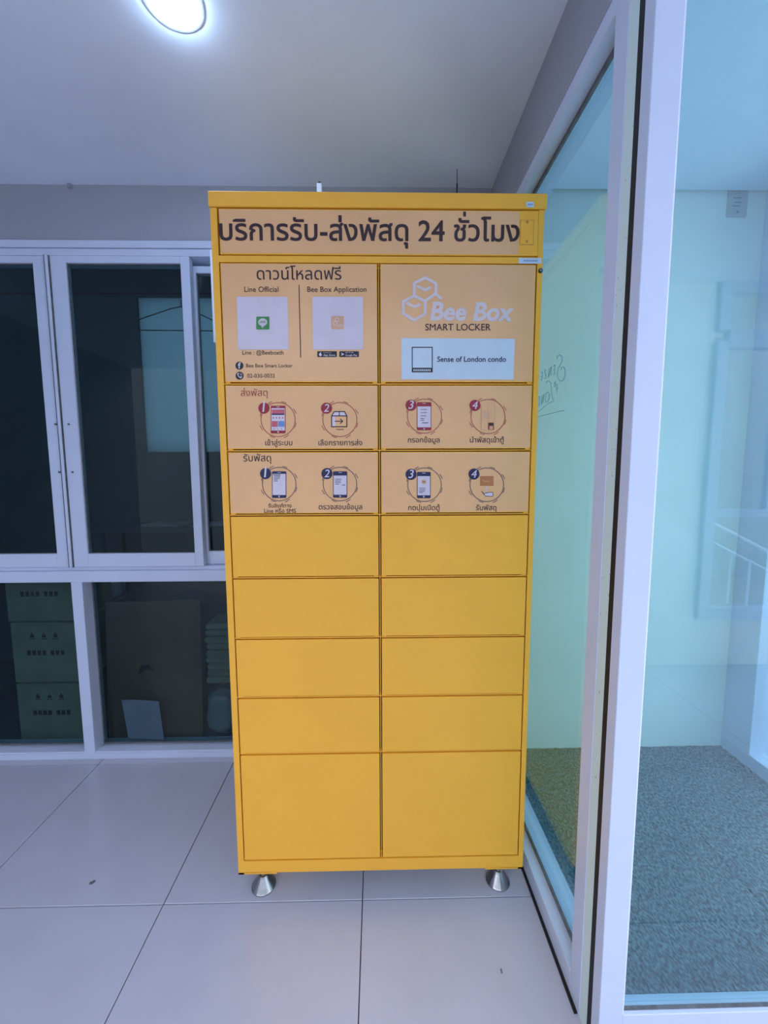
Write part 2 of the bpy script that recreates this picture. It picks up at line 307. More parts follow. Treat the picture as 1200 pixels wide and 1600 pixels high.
# ================================================================ TEXT AND PRINT HELPERS
Y0F = 1.1094                       # plane of the locker's door faces
def fp(u, v, Y=None, X=None):      # point of the photograph on a plane of the scene
    q = RG*(u-600)/FPX + DN*(v-800)/FPX + FWD
    t = Y/q.y if Y is not None else X/q.x
    return Vector((q.x*t, q.y*t, CAMH+q.z*t))
def F(u, v): p = fp(u, v, Y=Y0F); return (p.x, p.z)
PXM = 0.001765
def glyphs(body, offset=0.0, shear=0.0):
    c = bpy.data.curves.new('lettering_source', 'FONT'); c.body = body; c.shear = shear; c.resolution_u = 3; c.fill_mode = 'NONE'
    o = bpy.data.objects.new('lettering_source', c); COL.objects.link(o)
    me = bpy.data.meshes.new_from_object(o.evaluated_get(bpy.context.evaluated_depsgraph_get()))
    co_ = [v.co.xy.copy() for v in me.vertices]; nxt = {}
    for ed in me.edges: nxt.setdefault(ed.vertices[0], []).append(ed.vertices[1]); nxt.setdefault(ed.vertices[1], []).append(ed.vertices[0])
    bpy.data.objects.remove(o); bpy.data.curves.remove(c); bpy.data.meshes.remove(me)
    seen = set(); loops = []
    for s in range(len(co_)):
        if s in seen or s not in nxt: continue
        L = [s]; seen.add(s); cur = s
        prev = None
        # loops are stored in running order, so the direction of the contour is kept
        first = (s+1) if (s+1) in nxt[s] else nxt[s][0]
        prev, cur = s, first
        while cur not in seen:
            L.append(cur); seen.add(cur)
            nn = [q for q in nxt[cur] if q != prev]
            if not nn: break
            prev, cur = cur, nn[0]
        P = [co_[i] for i in L]
        Q = [P[0]]
        for p in P[1:]:
            if (p-Q[-1]).length > 1e-5: Q.append(p)
        if (Q[0]-Q[-1]).length < 1e-5: Q.pop()
        if len(Q) > 2: loops.append(Q)
    bb = [(min(p.x for p in L), max(p.x for p in L), min(p.y for p in L), max(p.y for p in L)) for L in loops]
    grp = list(range(len(loops)))
    def find(i):
        while grp[i] != i: i = grp[i]
        return i
    for i in range(len(loops)):
        for j in range(i):
            a, b = bb[i], bb[j]
            if a[0] <= b[1] and b[0] <= a[1] and a[2] <= b[3] and b[2] <= a[3]: grp[find(i)] = find(j)
    cl = {}
    for i in range(len(loops)): cl.setdefault(find(i), []).append(loops[i])
    V, T = [], []
    for ls in cl.values():
        if offset:                  # bolder lettering: push every contour outwards
            area = lambda L: sum(L[k-1].x*L[k].y-L[k].x*L[k-1].y for k in range(len(L)))
            sg = 1 if area(max(ls, key=lambda L: abs(area(L)))) > 0 else -1
            new = []
            for L in ls:
                Q = []
                for k in range(len(L)):
                    d1 = (L[k]-L[k-1]).normalized(); d2 = (L[(k+1) % len(L)]-L[k]).normalized()
                    n1 = Vector((d1.y, -d1.x)); n2 = Vector((d2.y, -d2.x)); nn = (n1+n2)
                    if nn.length < 1e-4: nn = n1
                    nn = nn.normalized(); nn = nn/max(.5, nn.dot(n1))
                    Q.append(L[k]+nn*offset*sg)
                new.append(Q)
            ls = new
        vs, es = [], []
        for L in ls:
            n0 = len(vs); vs += L; es += [(n0+k, n0+(k+1) % len(L)) for k in range(len(L))]
        ov, oe, of, *_ = geometry.delaunay_2d_cdt(vs, es, [], 0, 1e-6)
        tri = np.array([f for f in of if len(f) == 3]); pv = np.array([(p.x, p.y) for p in ov])
        if len(tri) == 0: continue
        cen = pv[tri].mean(1); A = np.array([(vs[a].x, vs[a].y, vs[b].x, vs[b].y) for a, b in es])
        x, y = cen[:, 0:1], cen[:, 1:2]; x0, y0, x1, y1 = A.T
        cr = (x1-x0)*(y-y0)-(y1-y0)*(x-x0)
        wn = (((y0 <= y) & (y1 > y) & (cr > 0)).astype(int) - ((y0 > y) & (y1 <= y) & (cr < 0)).astype(int)).sum(1)
        n0 = len(V); V += [tuple(p) for p in pv]; T += [tuple(int(i)+n0 for i in t) for t in tri[wn != 0]]
    return V, T
def letter(name, body, u0, u1, vb, m, parent, lift=.0012, offset=0.004, shear=0.0, hs=1.0, vb1=None):
    V, T = glyphs(body, offset, shear)
    xa, xb = min(p[0] for p in V), max(p[0] for p in V)
    (X0, Z0), (X1, Z1) = F(u0, vb), F(u1, vb if vb1 is None else vb1)
    s = (X1-X0)/(xb-xa); bm = bmesh.new()
    vs = [bm.verts.new((X0+(x-xa)*s, Y0F-lift, Z0+(Z1-Z0)*(x-xa)/(xb-xa)+y*s*hs)) for x, y in V]
    for t in T:
        try: bm.faces.new([vs[i] for i in t])
        except ValueError: pass
    for f in bm.faces:
        if f.normal.y > 0: f.normal_flip()
    return obj(name, bm, m, parent)
class Print:                       # flat print drawn on the locker's face
    def __init__(s): s.bm = bmesh.new(); s.m = []
    def mi(s, m):
        if m not in s.m: s.m.append(m)
        return s.m.index(m)
    def poly(s, pts, m, lift):
        f = s.bm.faces.new([s.bm.verts.new((x, Y0F-lift, z)) for x, z in pts]); f.material_index = s.mi(m)
    def rect(s, u0, v0, u1, v1, m, lift): s.poly([F(u0, v0), F(u1, v0), F(u1, v1), F(u0, v1)], m, lift)
    def rrect(s, u0, v0, u1, v1, r, m, lift):
        P = []
        for cx, cy, a in ((u1-r, v0+r, -90), (u1-r, v1-r, 0), (u0+r, v1-r, 90), (u0+r, v0+r, 180)):
            for k in range(5): t = math.radians(a+22.5*k); P.append(F(cx+r*math.cos(t), cy+r*math.sin(t)))
        s.poly(P, m, lift)
    def disc(s, u, v, r, m, lift, n=28, ry=None):
        ry = ry or r
        s.poly([F(u+r*math.cos(2*math.pi*k/n), v+ry*math.sin(2*math.pi*k/n)) for k in range(n)], m, lift)
    def arc(s, u, v, r, wd, a0, a1, m, lift, n=12, tilt=0.0):
        P = []
        for k in range(n+1): t = math.radians(a0+(a1-a0)*k/n); P.append((t, r+tilt*k/n))
        for k in range(n):
            (t0, r0), (t1, r1) = P[k], P[k+1]
            s.poly([F(u+(r0-wd/2)*math.cos(t0), v+(r0-wd/2)*math.sin(t0)), F(u+(r0+wd/2)*math.cos(t0), v+(r0+wd/2)*math.sin(t0)),
                    F(u+(r1+wd/2)*math.cos(t1), v+(r1+wd/2)*math.sin(t1)), F(u+(r1-wd/2)*math.cos(t1), v+(r1-wd/2)*math.sin(t1))], m, lift)
    def line(s, pts, wd, m, lift, closed=False):
        P = [Vector(p) for p in pts]; n = len(P); segs = [(P[i], P[(i+1) % n]) for i in range(n if closed else n-1)]
        for i, (a, b) in enumerate(segs):
            d = (b-a).normalized(); q = Vector((-d.y, d.x))*wd/2; L = lift+.00003*(i % 2)
            s.poly([F(*(a+q)), F(*(b+q)), F(*(b-q)), F(*(a-q))], m, L)
            s.disc(a.x, a.y, wd/2, m, L+.00005, 8)
            if i == len(segs)-1 and not closed: s.disc(b.x, b.y, wd/2, m, L+.00005, 8)
    def done(s, name, parent, label=None):
        for f in s.bm.faces:
            f.normal_update()
        o = obj(name, s.bm, s.m, parent)
        if label: o['label'] = label
        return o

# ================================================================ LOCKER
lk = thing('parcel_locker', 'tall yellow metal parcel locker with sixteen doors on steel feet beside the glazing', 'locker', (.0075, Y0F+.26, 0))
YL = Y0F; XL, XR = -.4235, .4385; ZB, ZT = .088, 1.970
zs = [1.836, 1.531, 1.354, 1.178, 1.001, .825, .648, .474, .135]
cols = [(-.4035, .0035), (.0115, .4215)]; YD = .50
# carcass with a recess behind the doors
boxes('carcass', [(XL, XR, YL+.022, YL+YD, ZB+.004, ZT)], M['yellow'], lk)
gp = .0032
boxes('gap_shade_plate', [(XL+.02, XR-.014, YL+.0195, YL+.0222, .14, 1.832)], M['ink'], lk)  # dark sheet added behind the door gaps, painting their shade
face = [(XL, cols[0][0]-gp, YL, YL+.022, ZB, ZT), (cols[1][1]+gp, XR, YL, YL+.022, ZB, ZT),
        (cols[0][0]-gp, cols[1][1]+gp, YL+.0006, YL+.022, 1.8385, 1.8545), (cols[0][0]-gp, cols[1][1]+gp, YL, YL+.022, ZB+.005, .1315),
        (XL, XL+.115, YL, YL+.022, ZB, ZB+.006), (XR-.115, XR, YL, YL+.022, ZB, ZB+.006)]
boxes('face_frame', face, M['yellow'], lk)
boxes('centre_post', [(cols[0][1]+gp-.0004, cols[1][0]-gp+.0004, YL+.0025, YL+.022, .1315, 1.8385)], M['yellow'], lk, bev=.0008)
boxes('top_cap', [(XL-.003, XR+.0055, YL-.004, YL+YD+.004, 1.9715, 2.0085)], M['yellow'], lk, bev=.002)
for zz in zs[1:-1]:
    for ci, (a, b) in enumerate(cols):
        boxes('shelf_edge', [(a-gp, b+gp, YL+.004, YL+.0195, zz-.0014, zz+.0014)], M['yellow'], lk)
names = {}
doors = []
for r in range(8):
    for ci, (a, b) in enumerate(cols):
        z1 = zs[r]-(.0 if r == 0 else .0042); z0 = zs[r+1]+(.0008 if r == 7 else .0042)
        bm = bmesh.new(); box(bm, a, b, YL, YL+.018, z0, z1, bev=.0012, seg=2)
        d = obj('door', bm, M['yellow'], lk); doors.append(d)
        if r < 7:   # hinge pins showing at the lower corners
            xo = a if ci == 0 else b
            for xx, sgn in ((xo, 1 if ci == 0 else -1), (b if ci == 0 else a, -1 if ci == 0 else 1)):
                xm = xx+sgn*.007; bm = bmesh.new(); box(bm, xm-.0065, xm+.0065, YL+.001, YL+.006, z0-.0035, z0+.0006, bev=.0008)
                obj('hinge_pin', bm, M['yellow'], d)
bm = bmesh.new(); box(bm, -.4025, .4245, YL-.001, YL+.018, 1.8572, 1.9685, bev=.0025, seg=3)
hd = obj('header_panel', bm, M['yellow'], lk)
boxes('underside_shade_plate', [(-.22, .24, YL+.024, YL+.40, ZB-.003, ZB+.003)], M['darkplastic'], lk)  # dark plate stands in for the shadow band under the bottom rail
# films
def film(parent, u0, v0, u1, v1, v0b=None, v1b=None):
    pr = Print(); pr.poly([F(u0, v0), F(u1, v0 if v0b is None else v0b), F(u1, v1 if v1b is None else v1b), F(u0, v1)], M['film'], .0014 if parent == hd else .0006)
    return pr.done('vinyl_film', parent, 'orange printed film stuck on the panel')
def film_m(parent, x0, x1, z0, z1, lift=.0004):
    bm = bmesh.new(); box(bm, x0, x1, Y0F-lift, Y0F-lift+.0003, z0, z1); o = obj('vinyl_film', bm, M['film'], parent); o['label'] = 'orange printed film on the panel'; return o
film_m(hd, -.3995, -.0555, 1.8600, 1.9655, .0014); film_m(hd, -.0545, .3735, 1.8600, 1.9655, .0014)
for r in range(3):
    for ci, (a, b) in enumerate(cols):
        d = doors[r*2+ci]; z1 = zs[r]-(.0 if r == 0 else .0042); z0 = zs[r+1]+.0042
        film_m(d, a+.0022, b-.0022, z0+.0022, z1-.0022)
letter('lettering', 'บริการรับ-ส่งพัสดุ 24 ชัวโมง', 343.8, 811, 375.6, M['ink'], hd, .0022, offset=.016, vb1=377.5)
pr = Print(); pr.rect(723.5, 331.5, 727.8, 339.2, M['ink'], .0022); pr.done('tone_mark', hd)
# access plate on the header
bm = bmesh.new(); box(bm, .377, .411, YL-.0022, YL-.0008, 1.885, 1.944, bev=.0006); ap = obj('access_plate', bm, M['yellow'], hd)
G = []; rect_frame(G, .376, .412, 1.884, 1.945, YL-.0014, YL-.0009, .001, .001, .001, .001); boxes('plate_joint', G, M['brownp'], hd)
for zz in (1.892, 1.9395):
    bm = bmesh.new(); tube(bm, [(.394, YL-.002, zz), (.394, YL-.0035, zz)], .0028, 12); obj('screw', bm, M['brownp'], hd)
IK = M['ink']
# -- door row 1 left
d = doors[0]
letter('lettering', 'ดาวน์โหลดฟรี', 401.5, 533.6, 437.1, IK, d)
letter('lettering', 'Line Official', 382.2, 435.3, 456.3, IK, d)
letter('lettering', 'Bee Box Application', 480.3, 572.6, 456.3, IK, d)
pr = Print(); pr.line([(467.3, 446), (470, 558.6)], 1.3, IK, .0012); pr.done('divider_line', d)
pr = Print(); pr.poly([F(370, 464), F(449.5, 464), F(451.3, 546.3), F(372, 546.3)], M['paperw'], .0012)
pr.rrect(400.6, 495, 421.2, 515.2, 1.5, M['green'], .0016); pr.disc(410.8, 503.8, 7, M['paperw'], .0020, ry=6); pr.poly([F(408, 509), F(413.5, 509), F(410.5, 513)], M['paperw'], .0020)
pr.done('white_square', d, 'white printed square with a small green speech bubble emblem')
letter('lettering', 'LINE', 406.3, 415.3, 505.2, M['green'], d, .0024, offset=.02)
pr = Print(); pr.poly([F(488, 464), F(567, 464), F(567.6, 546.3), F(489, 546.3)], M['paperw'], .0012)
pr.rrect(517.4, 494, 537.5, 514.8, 2, M['peach'], .0016)
for cx, cy in ((526.6, 500), (524, 505.5)): pr.line([(cx+3.2*math.cos(math.radians(60*k+30)), cy+3.2*math.sin(math.radians(60*k+30))) for k in range(6)], .7, M['logo'], .0020, True)
pr.done('white_square', d, 'white printed square with a small peach emblem')
letter('lettering', 'BeeBox', 527.5, 536.3, 509.5, M['logo'], d, .0020, offset=.02)
letter('lettering', 'Line : @Beeboxth', 379, 443.2, 554.1, IK, d)
for u0, t1, t2 in ((495.8, 'Download on the', 'App Store'), (530.2, 'GET IT ON', 'Google Play')):
    pr = Print(); pr.rrect(u0, 549, u0+30.6, 558, 1.2, M['black'], .0012)
    if t2[0] == 'A': pr.disc(u0+5, 554.2, 2.3, M['paperw'], .0016, ry=2.5); pr.disc(u0+7.1, 553.2, .9, M['black'], .0018); pr.line([(u0+5, 551.3), (u0+5.8, 550.3)], .6, M['paperw'], .0016)
    else: pr.poly([F(u0+3.2, 551), F(u0+3.2, 556.4), F(u0+7.6, 553.7)], M['paperw'], .0016); pr.poly([F(u0+3.2, 552.3), F(u0+3.2, 555.1), F(u0+5, 553.7)], M['bluep'], .0018)
    pr.done('store_badge', d, 'small black badge with white lettering')
    letter('lettering', t1, u0+9.5, u0+22, 552, M['paperw'], d, .0016); letter('lettering', t2, u0+9.5, u0+28, 556.6, M['paperw'], d, .0016, offset=.01)
pr = Print(); pr.disc(374.3, 571.6, 6.3, M['black'], .0012); pr.done('round_badge', d, 'black round badge with a white letter f')
letter('lettering', 'f', 372.3, 376.7, 575.8, M['paperw'], d, .0016, offset=.03)
pr = Print(); pr.disc(374.6, 587.2, 6.3, M['black'], .0012)
pr.line([(372, 584.2), (372.4, 587), (374.3, 589.4), (377.2, 590.2)], 1.5, M['paperw'], .0016); pr.line([(371.6, 584.6), (373, 583.8)], 2, M['paperw'], .0016); pr.line([(376.2, 590.4), (377.6, 589)], 2, M['paperw'], .0016)
pr.arc(374.4, 587.4, 2.6, .6, -70, -5, M['paperw'], .0016); pr.arc(374.4, 587.4, 4.1, .6, -70, -5, M['paperw'], .0016)
pr.done('round_badge', d, 'black round badge with a white telephone handset')
letter('lettering', 'Bee Box Smart Locker', 385, 457.4, 574.2, IK, d); letter('lettering', '02-030-0032', 386.7, 429.7, 590.2, IK, d)
# -- door row 1 right
d = doors[1]; LG = M['logo']
O = lambda pts: [(590+x*.225, 400+y*.225) for x, y in pts]
pr = Print()
pr.line(O([(255, 270), (255, 190), (332, 152), (405, 192), (405, 262), (335, 308)]), 4.6, LG, .0012); pr.line(O([(398, 262), (440, 296)]), 4.6, LG, .0013)
pr.line(O([(255, 278), (330, 316), (330, 402), (255, 448), (178, 402), (178, 318)]), 4.6, LG, .0014, True)
pr.line(O([(278, 212), (328, 238), (362, 222)]), 4.4, LG, .0013); pr.line(O([(205, 328), (255, 354), (290, 340)]), 4.4, LG, .0013)
pr.done('honeycomb_emblem', d, 'two joined pinkish white hexagons printed on the door')
letter('lettering', 'Bee Box', 671.5, 802.6, 499.5, LG, d, .0012, offset=.036, shear=.18, vb1=501)
letter('lettering', 'SMART LOCKER', 664.3, 766.6, 516.5, IK, d, .0015, offset=.008)
pr = Print(); pr.poly([F(627, 528.3), F(804.5, 529.5), F(802, 593), F(627.5, 592.6)], M['label'], .0010)
pr.rect(643.3, 542.2, 676, 582, M['black'], .0012); pr.rect(644.8, 543.8, 674.5, 574.8, M['label'], .0014)
for k in range(9): pr.rect(646+3.1*k, 577, 647.9+3.1*k, 580.2, M['label'], .0014)
pr.done('name_label', d, 'pale blue name label with a dark bordered square')
letter('lettering', 'Sense of London condo', 683, 790.5, 565.4, M['navy'], d, .0014, offset=.02)
# -- instruction rows
def ring(d, u, v, m, r=26.6):
    pr = Print(); pr.arc(u, v, r, .95, 0, 360, m, .0012, 56)
    for k in range(8):
        a = -80+45*k; pr.arc(u, v, r+(2.4 if k % 2 else 1.9), .9, a, a+17, m, .0012, 5, tilt=.9 if k % 2 else 0)
    pr.done('ring', d)
def num(d, n, u, v, m):
    pr = Print(); pr.disc(u, v, 8.7, m, .0016); pr.done('number_disc', d)
    wd = 4.6 if n == '1' else 8.4
    letter('number', n, u-wd/2, u+wd/2, v+5.6, M['paperw'], d, .0020, offset=.005, shear=.12 if n == '1' else .2)
def phone(d, u0, v0, u1, v1, m, kind):
    pr = Print(); pr.rrect(u0, v0, u1, v1, 1.6, m, .0014)
    pr.rect(u0+1, v0+4, u1-1, v1-4.6, M['paperw'], .0018); w_, h_ = u1-u0, v1-v0
    pr.disc((u0+u1)/2, v1-2.3, 1.2, M['paperw'], .0018, 12); pr.rect((u0+u1)/2-2.5, v0+1.6, (u0+u1)/2+2.5, v0+2.3, M['paperw'], .0018)
    L = .0021
    if kind == 'home':
        pr.rect(u0+1.6, v0+6, u1-1.6, v0+14.5, M['pinkp'], L); pr.rect(u0+1.6, v0+12.5, u1-1.6, v0+14.6, M['navy'], L+.0002)
        for k in range(4): pr.disc(u0+4+4.8*k, v0+19, 1.3, M['pinkp'], L, 8)
        pr.rect(u0+1.6, v0+24, u0+w_/2-.6, v0+33, M['pinkp'], L); pr.rect(u0+w_/2+.2, v0+24, u1-1.6, v0+33, M['bluep'], L)
        for k in range(3): pr.disc(u0+5+6*k, v1-7, .9, M['pinkp'], L, 8)
    else:
        if kind in ('form', 'check', 'open'): pr.rect(u0+1, v0+4, u1-1, v0+6.6, m, L)
        rows = {'form': (11, 16, 21, 25, 28), 'chat': (7, 9, 11, 13, 15), 'check': (12, 14.5, 17, 19.5), 'open': (25, 27.5, 30, 32)}[kind]
        for i, q in enumerate(rows):
            x0 = u0+3+(2.5 if kind == 'form' else 0); x1 = x0+(10 if i < 2 else 6)+(3 if i == 2 else 0)
            pr.rect(x0, v0+q, min(x1, u1-2.5), v0+q+.8, M['ink'], L)
        if kind == 'chat': pr.rect(u0+2, v0+5, u0+w_*.6, v0+6, M['ink'], L)
        if kind == 'open': pr.disc((u0+u1)/2, v0+15.5, 3.7, M['peach'], L, 20); pr.rect((u0+u1)/2-2.2, v0+15, (u0+u1)/2+2.2, v0+16, M['ink'], L+.0002)
        if kind == 'form': pr.rect(u0+8, v1-12, u1-5, v1-11, M['ink'], L)
        if kind == 'check': pr.rect(u0+14, v0+21, u1-3, v0+22, M['ink'], L)
    pr.done('phone_icon', d)
RD, NV = M['red'], M['navy']
d = doors[2]; letter('lettering', 'ส่งพัสดุ', 376.4, 418.4, 618.8, M['redbrown'], d)
ring(d, 434.7, 655.7, RD); num(d, '1', 412.6, 637.9, RD); phone(d, 423.4, 634, 446.2, 677.3, RD, 'home'); letter('lettering', 'เข้าสู่ระบบ', 414.7, 457, 695.8, IK, d, offset=.008)
ring(d, 531.1, 655.7, RD); num(d, '2', 510.3, 637.9, RD); letter('lettering', 'เลือกรายการส่ง', 497.7, 566, 695.8, IK, d, offset=.008)
pr = Print(); pr.poly([F(519, 650), F(541.5, 650), F(541.5, 666.5), F(519, 666.5)], M['film'], .0013); pr.rect(519, 650, 524, 666.5, M['paperw'], .0015); pr.poly([F(518.5, 650), F(522, 643.5), F(538.5, 643.5), F(542, 650)], M['paperw'], .0014)
pr.line([(518.3, 650), (542, 650), (542, 666.8), (518.3, 666.8)], 1.5, IK, .0017, True); pr.line([(518.3, 650), (522.3, 643.3), (538.4, 643.3), (542, 650)], 1.5, IK, .0018); pr.line([(530.2, 643.3), (530.2, 650)], 1.3, IK, .0019)
pr.line([(523.5, 658.3), (535, 658.3)], 1.4, IK, .0019); pr.line([(531.8, 654.8), (535.6, 658.3), (531.8, 661.8)], 1.4, IK, .0020); pr.rect(525.5, 670.6, 537, 671.5, IK, .0015)
pr.done('box_icon', d)
d = doors[3]
ring(d, 663.2, 650.3, RD); num(d, '3', 642.2, 633.4, RD); phone(d, 651.3, 628.6, 674, 672.4, RD, 'form'); letter('lettering', 'กรอกข้อมูล', 637.2, 686.9, 691.4, IK, d, offset=.008)
ring(d, 762.3, 650.9, RD); num(d, '4', 741.9, 633.6, RD); letter('lettering', 'นำพัสดุเข้าตู้', 734, 787.2, 691.4, IK, d, offset=.008)
pr = Print(); pr.rect(751.9, 631.4, 772.4, 672, M['film'], .0014); pr.rect(753, 643, 761.5, 653.5, M['peach'], .0016)
for q in ([(751.9, 631.8), (772.4, 631.8), (772.4, 672), (751.9, 672)],): pr.line(q, .6, M['peach'], .0018, True)
for vv in (641, 654.5, 658.5): pr.line([(752, vv), (772.3, vv)], .5, M['peach'], .0018)
pr.line([(762, 632), (762, 672)], .5, M['peach'], .0019); pr.line([(764, 654), (764, 645), (767.5, 643), (767.5, 652)], .7, M['peach'], .0020)
pr.rect(762.2, 660.5, 771.3, 671.5, M['redbrown'], .0021); pr.rect(763.5, 660.8, 770.5, 665, M['ink'], .0023); pr.rect(764.6, 666, 769.6, 671, M['peach'], .0023)
pr.done('locker_icon', d)
d = doors[4]; letter('lettering', 'รับพัสดุ', 380.5, 423.9, 720.8, IK, d)
ring(d, 436.4, 756.3, NV, 26.2); num(d, '1', 415.2, 740, NV); phone(d, 425.2, 736.4, 447.5, 778, NV, 'chat')
letter('lettering', 'รับลิงค์ทาง', 419.5, 455.5, 792.9, IK, d, offset=.008); letter('lettering', 'Line หรือ SMS', 413, 462.6, 801.2, IK, d, offset=.008)
ring(d, 531.3, 756.3, NV, 26.2); num(d, '2', 511, 740, NV); phone(d, 520.5, 736.4, 542.6, 777.6, NV, 'check'); letter('lettering', 'ตรวจสอบข้อมูล', 498.2, 566, 795.8, IK, d, offset=.008)
d = doors[5]
ring(d, 663.2, 757.4, NV, 26.2); num(d, '3', 642.2, 741.2, NV); phone(d, 651.5, 737.3, 672.8, 778.4, NV, 'open'); letter('lettering', 'กดปุ่มเปิดตู้', 637.7, 686.9, 797, IK, d, offset=.008)
ring(d, 760.5, 757.4, NV, 26.2); num(d, '4', 740.4, 740.7, NV); letter('lettering', 'รับพัสดุ', 743.4, 775.5, 797, IK, d, offset=.008)
pr = Print(); pr.rect(750, 744, 771, 759, M['brownp'], .0014); pr.line([(753.5, 749.5), (756, 752), (764, 752)], .7, M['peach'], .0016)
pr.line([(760.3, 760), (760.3, 768)], 1.6, M['paperw'], .0016)
pr.poly([F(752.5, 767.8), F(757, 771), F(763, 769.3), F(769.5, 769.3), F(769.5, 775), F(758.5, 774.8)], M['paperw'], .0016)
pr.line([(752, 767.5), (756.3, 771.4), (763.3, 769.2), (769.8, 769.2), (769.8, 775.3), (758.5, 775.1)], .8, M['navy'], .0018, True)
pr.done('hand_and_parcel_icon', d)
# small stickers on the frame, lock, aerials
def sticker(u0, v0, u1, v1, n, lift):
    pr = Print(); pr.rrect(u0, v0, u1, v1, 1.2, M['label'], lift+.0004)
    a, b = u0+(u1-u0)*.22, u1-(u1-u0)*.15; s_ = (b-a)/n; vm = (v0+v1)/2
    for k in range(n): pr.rect(a+s_*k, vm-1.3, a+s_*k+s_*.6, vm+1.3, M['bluep'], lift+.0006)
    return pr.done('white_sticker', lk, 'small white sticker with faint blue print')
sticker(821, 317.3, 833.2, 325.8, 5, .0046); sticker(810, 403.4, 846, 412.2, 11, .0006)
lx, lz = F(844.3, 423.4); bm = bmesh.new(); tube(bm, [(lx, YL+.002, lz), (lx, YL-.003, lz)], .0058, 20); lo = obj('lock', bm, M['darkplastic'], lk)
bm = bmesh.new(); tube(bm, [(lx, YL-.003, lz), (lx, YL-.0042, lz)], .0040, 16); obj('lock_barrel', bm, M['steel'], lo)
bm = bmesh.new(); tube(bm, [(.265, 1.40, 2.008), (.265, 1.40, 2.268)], [.0016, .0012], 8); tube(bm, [(.265, 1.40, 2.006), (.265, 1.40, 2.225)], [.004, .0022], 10)
an = obj('whip_aerial', bm, M['darkplastic'], lk); an['label'] = 'thin black whip aerial on the roof'
boxes('aerial_post', [(-.195, -.178, 1.44, 1.457, 2.008, 2.252)], M['plastic'], lk, bev=.002)['label'] = 'short white post on the roof'
bm = bmesh.new(); bmesh.ops.create_uvsphere(bm, u_segments=12, v_segments=8, radius=.0075, matrix=Matrix.Translation((-.1865, 1.4485, 2.252))); obj('post_cap', bm, M['darkplastic'], lk, smooth=True)['label'] = 'black rounded cap of the white post'
# feet
for fx, fy in ((-.363, YL+.045), (.3775, YL+.045), (-.363, YL+.44), (.3775, YL+.44)):
    bm = bmesh.new(); lathe(bm, fx, fy, [(.0365, 0), (.0375, .002), (.0372, .005), (.035, .008), (.0160, .036), (.013, .041), (.009, .043), (.009, .052), (.0125, .053), (.0125, .063), (.008, .065), (.008, .092)], 36)
    obj('foot', bm, M['steel'], lk)

# ================================================================ THINGS
# downlight
lp = thing('ceiling_downlight', 'round white glowing downlight recessed in the ceiling, top left', 'ceiling light', (-.492, 1.108, ZC))
bm = bmesh.new(); lathe(bm, -.492, 1.108, [(.072, ZC-.0005), (.071, ZC-.002), (.060, ZC-.0045), (.057, ZC-.003)], 48); obj('trim_ring', bm, M['plastic'], lp, smooth=False)
bm = bmesh.new(); lathe(bm, -.492, 1.108, [(.0565, ZC-.004), (.054, ZC-.0095), (.045, ZC-.0135), (.03, ZC-.0155), (.01, ZC-.016)], 48); obj('diffuser', bm, M['lampw'], lp)
l2 = thing('ceiling_downlight', 'unseen round downlight added in the corridor ceiling to brighten it', 'ceiling light', (1.10, .98, ZF))  # out of view, added to light the corridor walls
bm = bmesh.new(); lathe(bm, 1.10, .98, [(.104, ZF-.0005), (.102, ZF-.004), (.09, ZF-.008), (.087, ZF-.004)], 48); obj('trim_ring', bm, M['plastic'], l2)
bm = bmesh.new(); lathe(bm, 1.10, .98, [(.087, ZF-.006), (.08, ZF-.0095), (.02, ZF-.011)], 48); obj('diffuser', bm, M['lampfill'], l2)
# electrical box at the left of the locker
eb = thing('electrical_box', 'white plastic electrical box fixed on the window frame left of the locker', 'box', (-.53, 1.72, 1.78))
boxes('housing', [(-.619, -.44, 1.625, FR-.0005, 1.79, 2.122)], M['plastic'], eb, bev=.002)
boxes('cover', [(-.620, -.439, 1.600, 1.625, 1.788, 2.124)], M['plastic'], eb, bev=.003)
# cartons
def carton(y0, x0, x1, z0, z1, label):
    c = thing('carton', label, 'box', ((x0+x1)/2, y0+.14, z0), 'cartons stacked behind the lower left pane')
    bm = bmesh.new(); box(bm, x0, x1, y0, y0+.28, z0, z1-.004, bev=.004, seg=2); obj('carton_body', bm, M['carton_g'], c)
    boxes('top_flap', [(x0+.001, x1-.001, y0+.001, y0+.138, z1-.004, z1), (x0+.001, x1-.001, y0+.142, y0+.279, z1-.004, z1)], M['carton_g'], c)
    boxes('packing_tape', [(x0+.13, x0+.19, y0-.0008, y0, z1-.06, z1-.004)], M['carton_g'], c)
    bm = bmesh.new(); zc = (z0+z1)/2; h = z1-z0
    for k in range(7):           # stencilled word, as blocks
        box(bm, x0+.07+.024*k+(.015 if k > 3 else 0), x0+.087+.024*k+(.015 if k > 3 else 0), y0-.0008, y0, zc-.012, zc+.012)
    for k in range(3):
        cx = x0+.10+.055*k; cz = z0+.78*h
        box(bm, cx-.014, cx+.014, y0-.0008, y0, cz-.016, cz-.012); box(bm, cx-.009, cx+.009, y0-.0008, y0, cz-.008, cz+.008); box(bm, cx-.003, cx+.003, y0-.0008, y0, cz+.009, cz+.016)
    obj('printed_marks', bm, M['ink'], c)['kind'] = 'stuff'
    return c
carton(1.87, -1.735, -1.425, 0, .29, 'greenish carton with printed marks, bottom of the stack behind the lower left pane')
carton(1.885, -1.75, -1.435, .29, .588, 'greenish carton with three printed symbols, middle of the stack behind the lower left pane')
carton(1.90, -1.77, -1.455, .588, .86, 'greenish carton partly hidden by the window transom, top of the stack')
